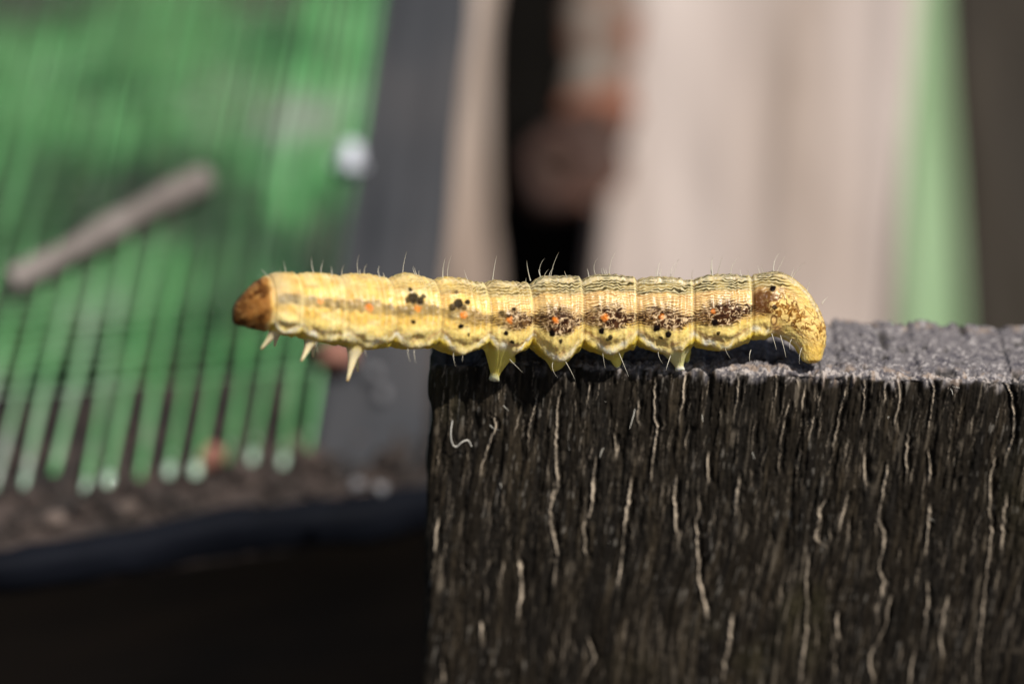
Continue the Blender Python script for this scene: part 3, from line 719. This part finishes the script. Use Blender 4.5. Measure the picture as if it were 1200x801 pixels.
# net ----------------------------------------------------------------
NB = lambda x, y: on_z(x, y, ZR + .0004)
nb0, nb1 = NB(0, 566), NB(362, 530)
ntop = P(442, 0, .060)
net_n = (nb1 - nb0).cross(ntop - nb1).normalized()
if net_n.z < 0: net_n = -net_n
def net_pt(i, t, lift=0):
    """strand i (pixels spaced as in the photograph), t = 0 lower end .. 1 upper edge of the picture"""
    xb = 362 - 33 * i; yb = 530 + i * 33 * .099
    pb = on_plane(xb, yb, nb1, net_n); pt = on_plane(442 - 28.6 * i, 0, nb1, net_n)
    return pb.lerp(pt, t) + net_n * lift
net = thing('mesh_net', nb1, 'green plastic mesh net with frayed lower strands beside the slate batten', 'net')
nr = random.Random(21)
def strand(i, width, t0, t1, seed):
    r_ = random.Random(seed); V = []; n = 36; ph = r_.uniform(0, 6); dr = r_.uniform(-.12, .12)
    for k in range(n + 1):
        t = t0 + (t1 - t0) * k / n
        wv = .0005 * math.sin(t * 7 + ph) * .25 + dr * .001 * (1 - min(t * 3, 1)) * 2
        lift = .0003 * math.sin(t * 9 + ph * 2) + .00025
        c = net_pt(i, t, lift); e = (net_pt(i - .5, t, lift) - c).normalized()
        c = c + e * wv
        w_ = width * (1 + .10 * math.sin(t * 40 + ph))
        for q, (sx, sz) in enumerate(((-.5, 0), (-.25, .12), (.25, .12), (.5, 0), (.25, -.12), (-.25, -.12))): V.append(c + e * w_ * sx + net_n * w_ * sz)
    Fc = grid_faces(n + 1, 6, 0, True)
    Fl = [list(f) for f in Fc] + [[0, 1, 2, 3, 4, 5], [n * 6 + q for q in (5, 4, 3, 2, 1, 0)]]
    so = mesh_obj('strand', V, Fl, M_net, net)
    fs = r_.uniform(.25, 1.0)
    if t0 < .1 and fs > .4:                       # pale bulb added on the cut end for a sunlit glint
        e0 = net_pt(i, t0, .0003); ax_ = (net_pt(i, t0 + .05, .0003) - e0).normalized()
        e0 = Vector(V[0]).lerp(Vector(V[3]), .5)
        v, f = tube([e0 + ax_ * q for q in (-.0006, -.0004, 0, .0004, .0006)], [.0002 * fs, .0004 * fs, .0005 * fs, .0004 * fs, .0002 * fs], 10); mesh_obj('cut_end_glint', v, f, M_cut_glint, so)
for i in range(0, 19):
    strand(i, .00052 * nr.uniform(.9, 1.1), nr.uniform(-.03, .012), 1.55, 300 + i)
for i in (.5, 1.5, 2.5):                          # closer woven edge
    strand(i, .0006, .22 + .05 * i, 1.55, 400 + int(i * 2))
# fine cross threads, far too many to part
CV = []; CF = []
t = .17
while t < 1.55:
    th_ = .00007 * nr.uniform(.8, 1.25); n = 22; b = len(CV); jit = nr.uniform(-.002, .002)
    for k in range(n + 1):
        i = -.25 + 18.4 * k / n
        c = net_pt(i, t + jit + .002 * math.sin(i * 1.3 + t * 30), .00008); u = (net_pt(i, t + .01) - net_pt(i, t)).normalized()
        for sx, sz in ((-1, 0), (0, .6), (1, 0), (0, -.6)): CV.append(c + u * th_ * sx + net_n * th_ * sz)
    CF += [list(f) for f in grid_faces(n + 1, 4, b, True)]
    t += nr.uniform(.0105, .0135) if t > .3 else nr.uniform(.014, .03)
o = mesh_obj('cross_threads', CV, np.array(CF), M_net, net); o['kind'] = 'stuff'

# twig lying on the net
tw0 = on_plane(8, 338, nb1, net_n); tw1 = on_plane(246, 225, nb1, net_n)
pts = []; rd = []
for k in range(25):
    t = k / 24
    pts.append(tw0.lerp(tw1, t) + net_n * (.0016 + .0003 * math.sin(t * 5)) + (tw1 - tw0).cross(net_n).normalized() * .0005 * math.sin(t * 4 + 1))
    rd.append(.00105 * (1 + .12 * math.sin(t * 17)) * (1.08 if k > 21 else 1) * (.86 + .2 * max(t, 0)))
v, f = tube(pts, rd, 12)
tag(mesh_obj('twig', v, f, M_twig), 'grey brown broken twig lying across the green net', 'twig')

# slate coloured batten the net is fastened to
b0 = on_plane(436, 556, nb1, net_n); 
bt_n = net_n
dn = .0042
def bp_(x, y): return on_plane(x, y, nb1 - net_n * .0007, net_n)
bl0, br0, bl1, br1 = bp_(368, 548), bp_(500, 562), bp_(428, -40), bp_(562, -40)
baxis = ((bl1 + br1) / 2 - (bl0 + br0) / 2).normalized(); bside = baxis.cross(net_n).normalized()
if bside.dot(br0 - bl0) < 0: bside = -bside
bw = abs((br0 - bl0).dot(bside)); bw1 = abs((br1 - bl1).dot(bside)); bw = (bw + bw1) / 2
bcen = (bl0 + br0) / 2
bo_ = bcen - bside * bw / 2 - net_n * dn
bat = thing('batten', bcen, 'slate grey sloping batten between the green net and the pale boards', 'batten')
def bat_h(p, n):
    return .0007 * fbm(p[:, 0] * 220, p[:, 1] * 45, 120, 4) + .0004 * noise(p[:, 0] * 600, p[:, 1] * 90, 121)
box_grid((bw, .105, dn), (40, 120, 8), .0009, bat_h, M_batten, 'plank', bat, None, bo_, (bside, baxis, net_n))
# soil heaped round its foot is part of the crumbs; glint at the net edge put in as a white lump
q = on_plane(408, 196, nb1, net_n) + net_n * .0012
cl = thing('net_glint', q, 'small white lump standing for a glint between the net and the slate batten', 'clip')
v, f = tube([q + baxis * t for t in np.linspace(-.0013, .0013, 7)], [.0006, .00115, .0013, .0013, .0013, .00115, .0006], 14, flat=.7, side=net_n)
mesh_obj('glint_body', v, f, M_glint, cl)
v, f = tube([q + bside * t - net_n * .0009 for t in np.linspace(-.0013, .0013, 5)], .0003, 8); mesh_obj('glint_pin', v, f, M_glint, cl)
# two glints on the batten foot, put in as small pale lumps
for (x, y, sd, lb) in ((436, 443, 31, 'tiny grey lump for a glint on the slate batten, the higher of two'), (446, 468, 37, 'tiny grey lump for a glint on the slate batten, the lower of two')):
    c = bp_(x, y) + net_n * .0008
    pebble('speck', c, .0005, M_speck, lb, 'stone', (1, 1, 1), sd)
c = bp_(392, 432) + net_n * .0018
pebble('clay_chip', c, .0013, M_clay, 'reddish clay chip lodged between net edge and slate batten', 'stone', (1.1, .9, 1), 47)
for (x, y, sd, lb) in ((418, 574, 51, 'shiny white grit on the rail below the batten'), (446, 580, 53, 'pale grey grit on the rail below the batten, close to the post')):
    pebble('speck', on_rail(x, y, .0005), .0005, M_speck, lb, 'stone', (1, 1, .9), sd)

# seedlings under the net
def leaf_mesh(L, Wd, curl, up_):
    V = []; n, m = 10, 5
    for a_ in range(n + 1):
        t = a_ / n; wd = Wd * math.sin(math.pi * min(1, t * .97 + .03)) ** .7
        for b_ in range(m):
            s_ = (b_ / (m - 1) - .5) * 2
            V.append((s_ * wd, t * L, up_ * L * t - curl * L * t * t + .12 * wd * abs(s_)))
    return V, grid_faces(n + 1, m)
sr = random.Random(33)
def seedling(c, n, size):
    s = thing('seedling', c, 'low leafy green seedling growing under the net', 'plant', 'seedlings under the green net')
    v, f = tube([Vector(c) - upw * .004, Vector(c) + upw * .003, Vector(c) + upw * .005], [.0006, .0005, .0003], 8); mesh_obj('stem', v, f, M_leaf, s)
    for k in range(n):
        V, Fc = leaf_mesh(size * sr.uniform(.8, 1.2), size * .33, .25, .15)
        rot = Matrix.Rotation(k * 2 * math.pi / n + sr.uniform(-.4, .4), 3, 'Z')
        mesh_obj('leaf', [rot @ Vector(p) + Vector(c) + upw * sr.uniform(.0028, .0045) for p in V], Fc, M_leaf, s)
zs_ = ZR - .0075
for (x, y, n, sz) in ((60, 60, 6, .013), (180, 20, 6, .012), (300, 60, 5, .012), (30, 230, 6, .012), (330, 200, 5, .011), (230, 330, 6, .011), (100, 400, 5, .010), (330, 360, 5, .009), (-60, 150, 6, .013), (150, 160, 5, .010)):
    q = on_z(x, y, zs_ + .004); q.z = zs_ + .0005
    seedling(q, n, sz)

M_dry = ramp_mat('dry_leaf', [(.3, (.10, .055, .035)), (.7, (.24, .15, .10))], 200)
V, Fc = leaf_mesh(.019, .0042, .2, .1)
q = on_z(262, 190, ZR - .002); rot = Matrix.Rotation(-.2, 3, 'Z')
q.z = ZR - .0058
tag(mesh_obj('dry_leaf', [rot @ Vector(p) + q for p in V] , Fc, M_dry), 'dry brown leaf lying on the soil under the green net', 'leaf')

# ------------------------------------------------------------------ upright boards behind
def board(name, pix, D, lean, thick, m, label, cat, ext_top=.03, extra=None, sd=0, amp=.0006, notch=None):
    """pix: left/right edge at two heights (xl0, xr0, y0, xl1, xr1, y1), y0 the lower; D depth at lower"""
    xl0, xr0, y0, xl1, xr1, y1 = pix
    p0 = P((xl0 + xr0) / 2, y0, D)
    n = Vector((0, -math.cos(math.radians(lean)), math.sin(math.radians(lean))))
    q = [on_plane(*xy, p0, n) for xy in ((xl0, y0), (xr0, y0), (xl1, y1), (xr1, y1))]
    c0, c1 = (q[0] + q[1]) / 2, (q[2] + q[3]) / 2
    ax = (c1 - c0).normalized(); side = ax.cross(n).normalized()
    if side.dot(q[1] - q[0]) < 0: side = -side
    wd = (abs((q[1] - q[0]).dot(side)) + abs((q[3] - q[2]).dot(side))) / 2
    foot = c0 - ax * ((c0.z + .004) / ax.z)
    Lb = (c1 - foot).length + ext_top
    b = thing(name, foot, label, cat)
    org = foot - side * wd / 2 - n * thick
    def h(p, nn):
        k = 0
        if notch is not None:
            yn = on_plane((xr0 + xr1) / 2, notch[0], p0, n); k = -notch[1] * gauss(p[:, 1] - (yn - foot).dot(ax), notch[2]) * np.clip(nn[:, 0], 0, 1)
        return k + amp * fbm(p[:, 0] * 260, p[:, 1] * 40, 200 + sd, 4) + .6 * amp * noise(p[:, 0] * 700, p[:, 1] * 90, 203 + sd)
    box_grid((wd, Lb, thick), (44, 150, 8), .0012, h, m, 'plank', b, None, org, (side, ax, n))
    return b, ax, side, n, p0
board('pale_board', (688, 1052, 380, 742, 1068, 0), .095, 12, .011, M_pale, 'wide pale weathered board beside the broad green leaf blade', 'board', sd=1)
board('narrow_board', (500, 598, 380, 520, 574, 0), .088, 10, .009, M_pale2, 'narrow tan board behind the slate batten', 'board', sd=2, notch=(160, .0034, .008))
board('brown_board', (1128, 1420, 380, 1108, 1400, 0), .128, 12, .010, M_brown, 'dark brown board beyond the broad green leaf blade', 'board', sd=3)
board('gap_shade_board', (560, 760, 380, 560, 770, 0), .150, 10, .008, M_gap_shade, 'added near-black board standing for the shade in the gap behind the rusty latch', 'board', sd=4)  # board added and coloured near black for the shade in the gap

# rusty latch hanging in the gap
lt = thing('rusty_latch', P(650, 240, .088), 'rusty iron latch with peeling paint hanging in the dark gap', 'latch')
def LP(x, y, D=.088): return P(x, y, D)
barp = smooth_pts([LP(712, -120), LP(710, -40), LP(706, 40), LP(702, 110), LP(698, 160), LP(690, 205), LP(680, 235)], 6)
nb_ = len(barp)
v, f = tube(barp, [.0031 * (1 + .10 * math.sin(k * .7) + .07 * math.sin(k * 1.9 + 1)) * (1 if k < nb_ - 8 else .55 + .45 * (nb_ - k) / 8) for k in range(nb_)], 18, flat=.4, side=RT); mesh_obj('strap', v, f, M_rust, lt)
c = LP(652, 200, .0865); V = []; nU, nV = 40, 14
prof_ = [(.0, .0004), (.28, .0004), (.36, -.0003), (.5, -.0011), (.68, -.0014), (.85, -.0011), (.97, -.0002), (1.0, .0010), (.95, .0024), (.6, .003), (0, .003)]
for r_, z_ in prof_:
    for a_ in range(nU):
        t = 2 * math.pi * a_ / nU; q_ = 1 + .07 * math.sin(2 * t + 1) + .05 * math.sin(5 * t)
        V.append(c + (RT * math.cos(t) * .0030 + UP * math.sin(t) * .0041) * r_ * q_ + F0 * z_)
mesh_obj('boss', V, grid_faces(len(prof_), nU, 0, True), M_rust2, lt)
v, f = tube([LP(652, 190, .0865) - F0 * .0006, LP(652, 190, .0865) + F0 * .002], [.0009, .0010], 12); mesh_obj('bolt', v, f, M_rail, lt)

# broad green blade between the boards
bpts = [(1096, 470, .110, 41, 0), (1094, 372, .109, 40, 0), (1092, 280, .108, 36, .1), (1090, 190, .107, 33, .35), (1088, 100, .106, 29, .75), (1086, 0, .105, 27, 1.0), (1080, -110, .105, 22, 1.2), (1070, -230, .107, 10, 1.2), (1066, -280, .109, 2, 1.2)]
arr = np.array(bpts); tt = np.linspace(0, len(bpts) - 1, 60); it = lambda k: np.interp(tt, range(len(bpts)), arr[:, k])
V = []; rows = []
b_low = P(1096, 470, .110); foot = Vector((b_low.x, b_low.y + .004, -.002))
for k in range(8): rows.append((foot.lerp(b_low, k / 8), 40 - .5 * k, 0))
for x, y, D, hw, tw in zip(it(0), it(1), it(2), it(3), it(4)): rows.append((P(x, y, D), hw, tw))
for c, hw, tw in rows:
    wv = hw * PX * 1.3; e = (R0 * math.cos(tw * .55) + Vector((0, 1, 0)) * math.sin(tw * .55)); nrm = Vector((0, -1, 0)) * math.cos(tw * .55) + R0 * math.sin(tw * .55)
    for layer in (0, 1):
        for s_ in np.linspace(-1, 1, 9)[::1 if layer == 0 else -1]:
            V.append(c + e * wv * s_ + nrm * (-.0016 * (1 - abs(s_)) ** 1.0 + (.0 if layer == 0 else -.00035 * (1 - abs(s_)) - .00006)))
bl = mesh_obj('leaf_blade', V, grid_faces(len(rows), 18, 0, True), M_blade)
tag(bl, 'broad pale green leaf blade standing between pale and dark brown boards', 'leaf')
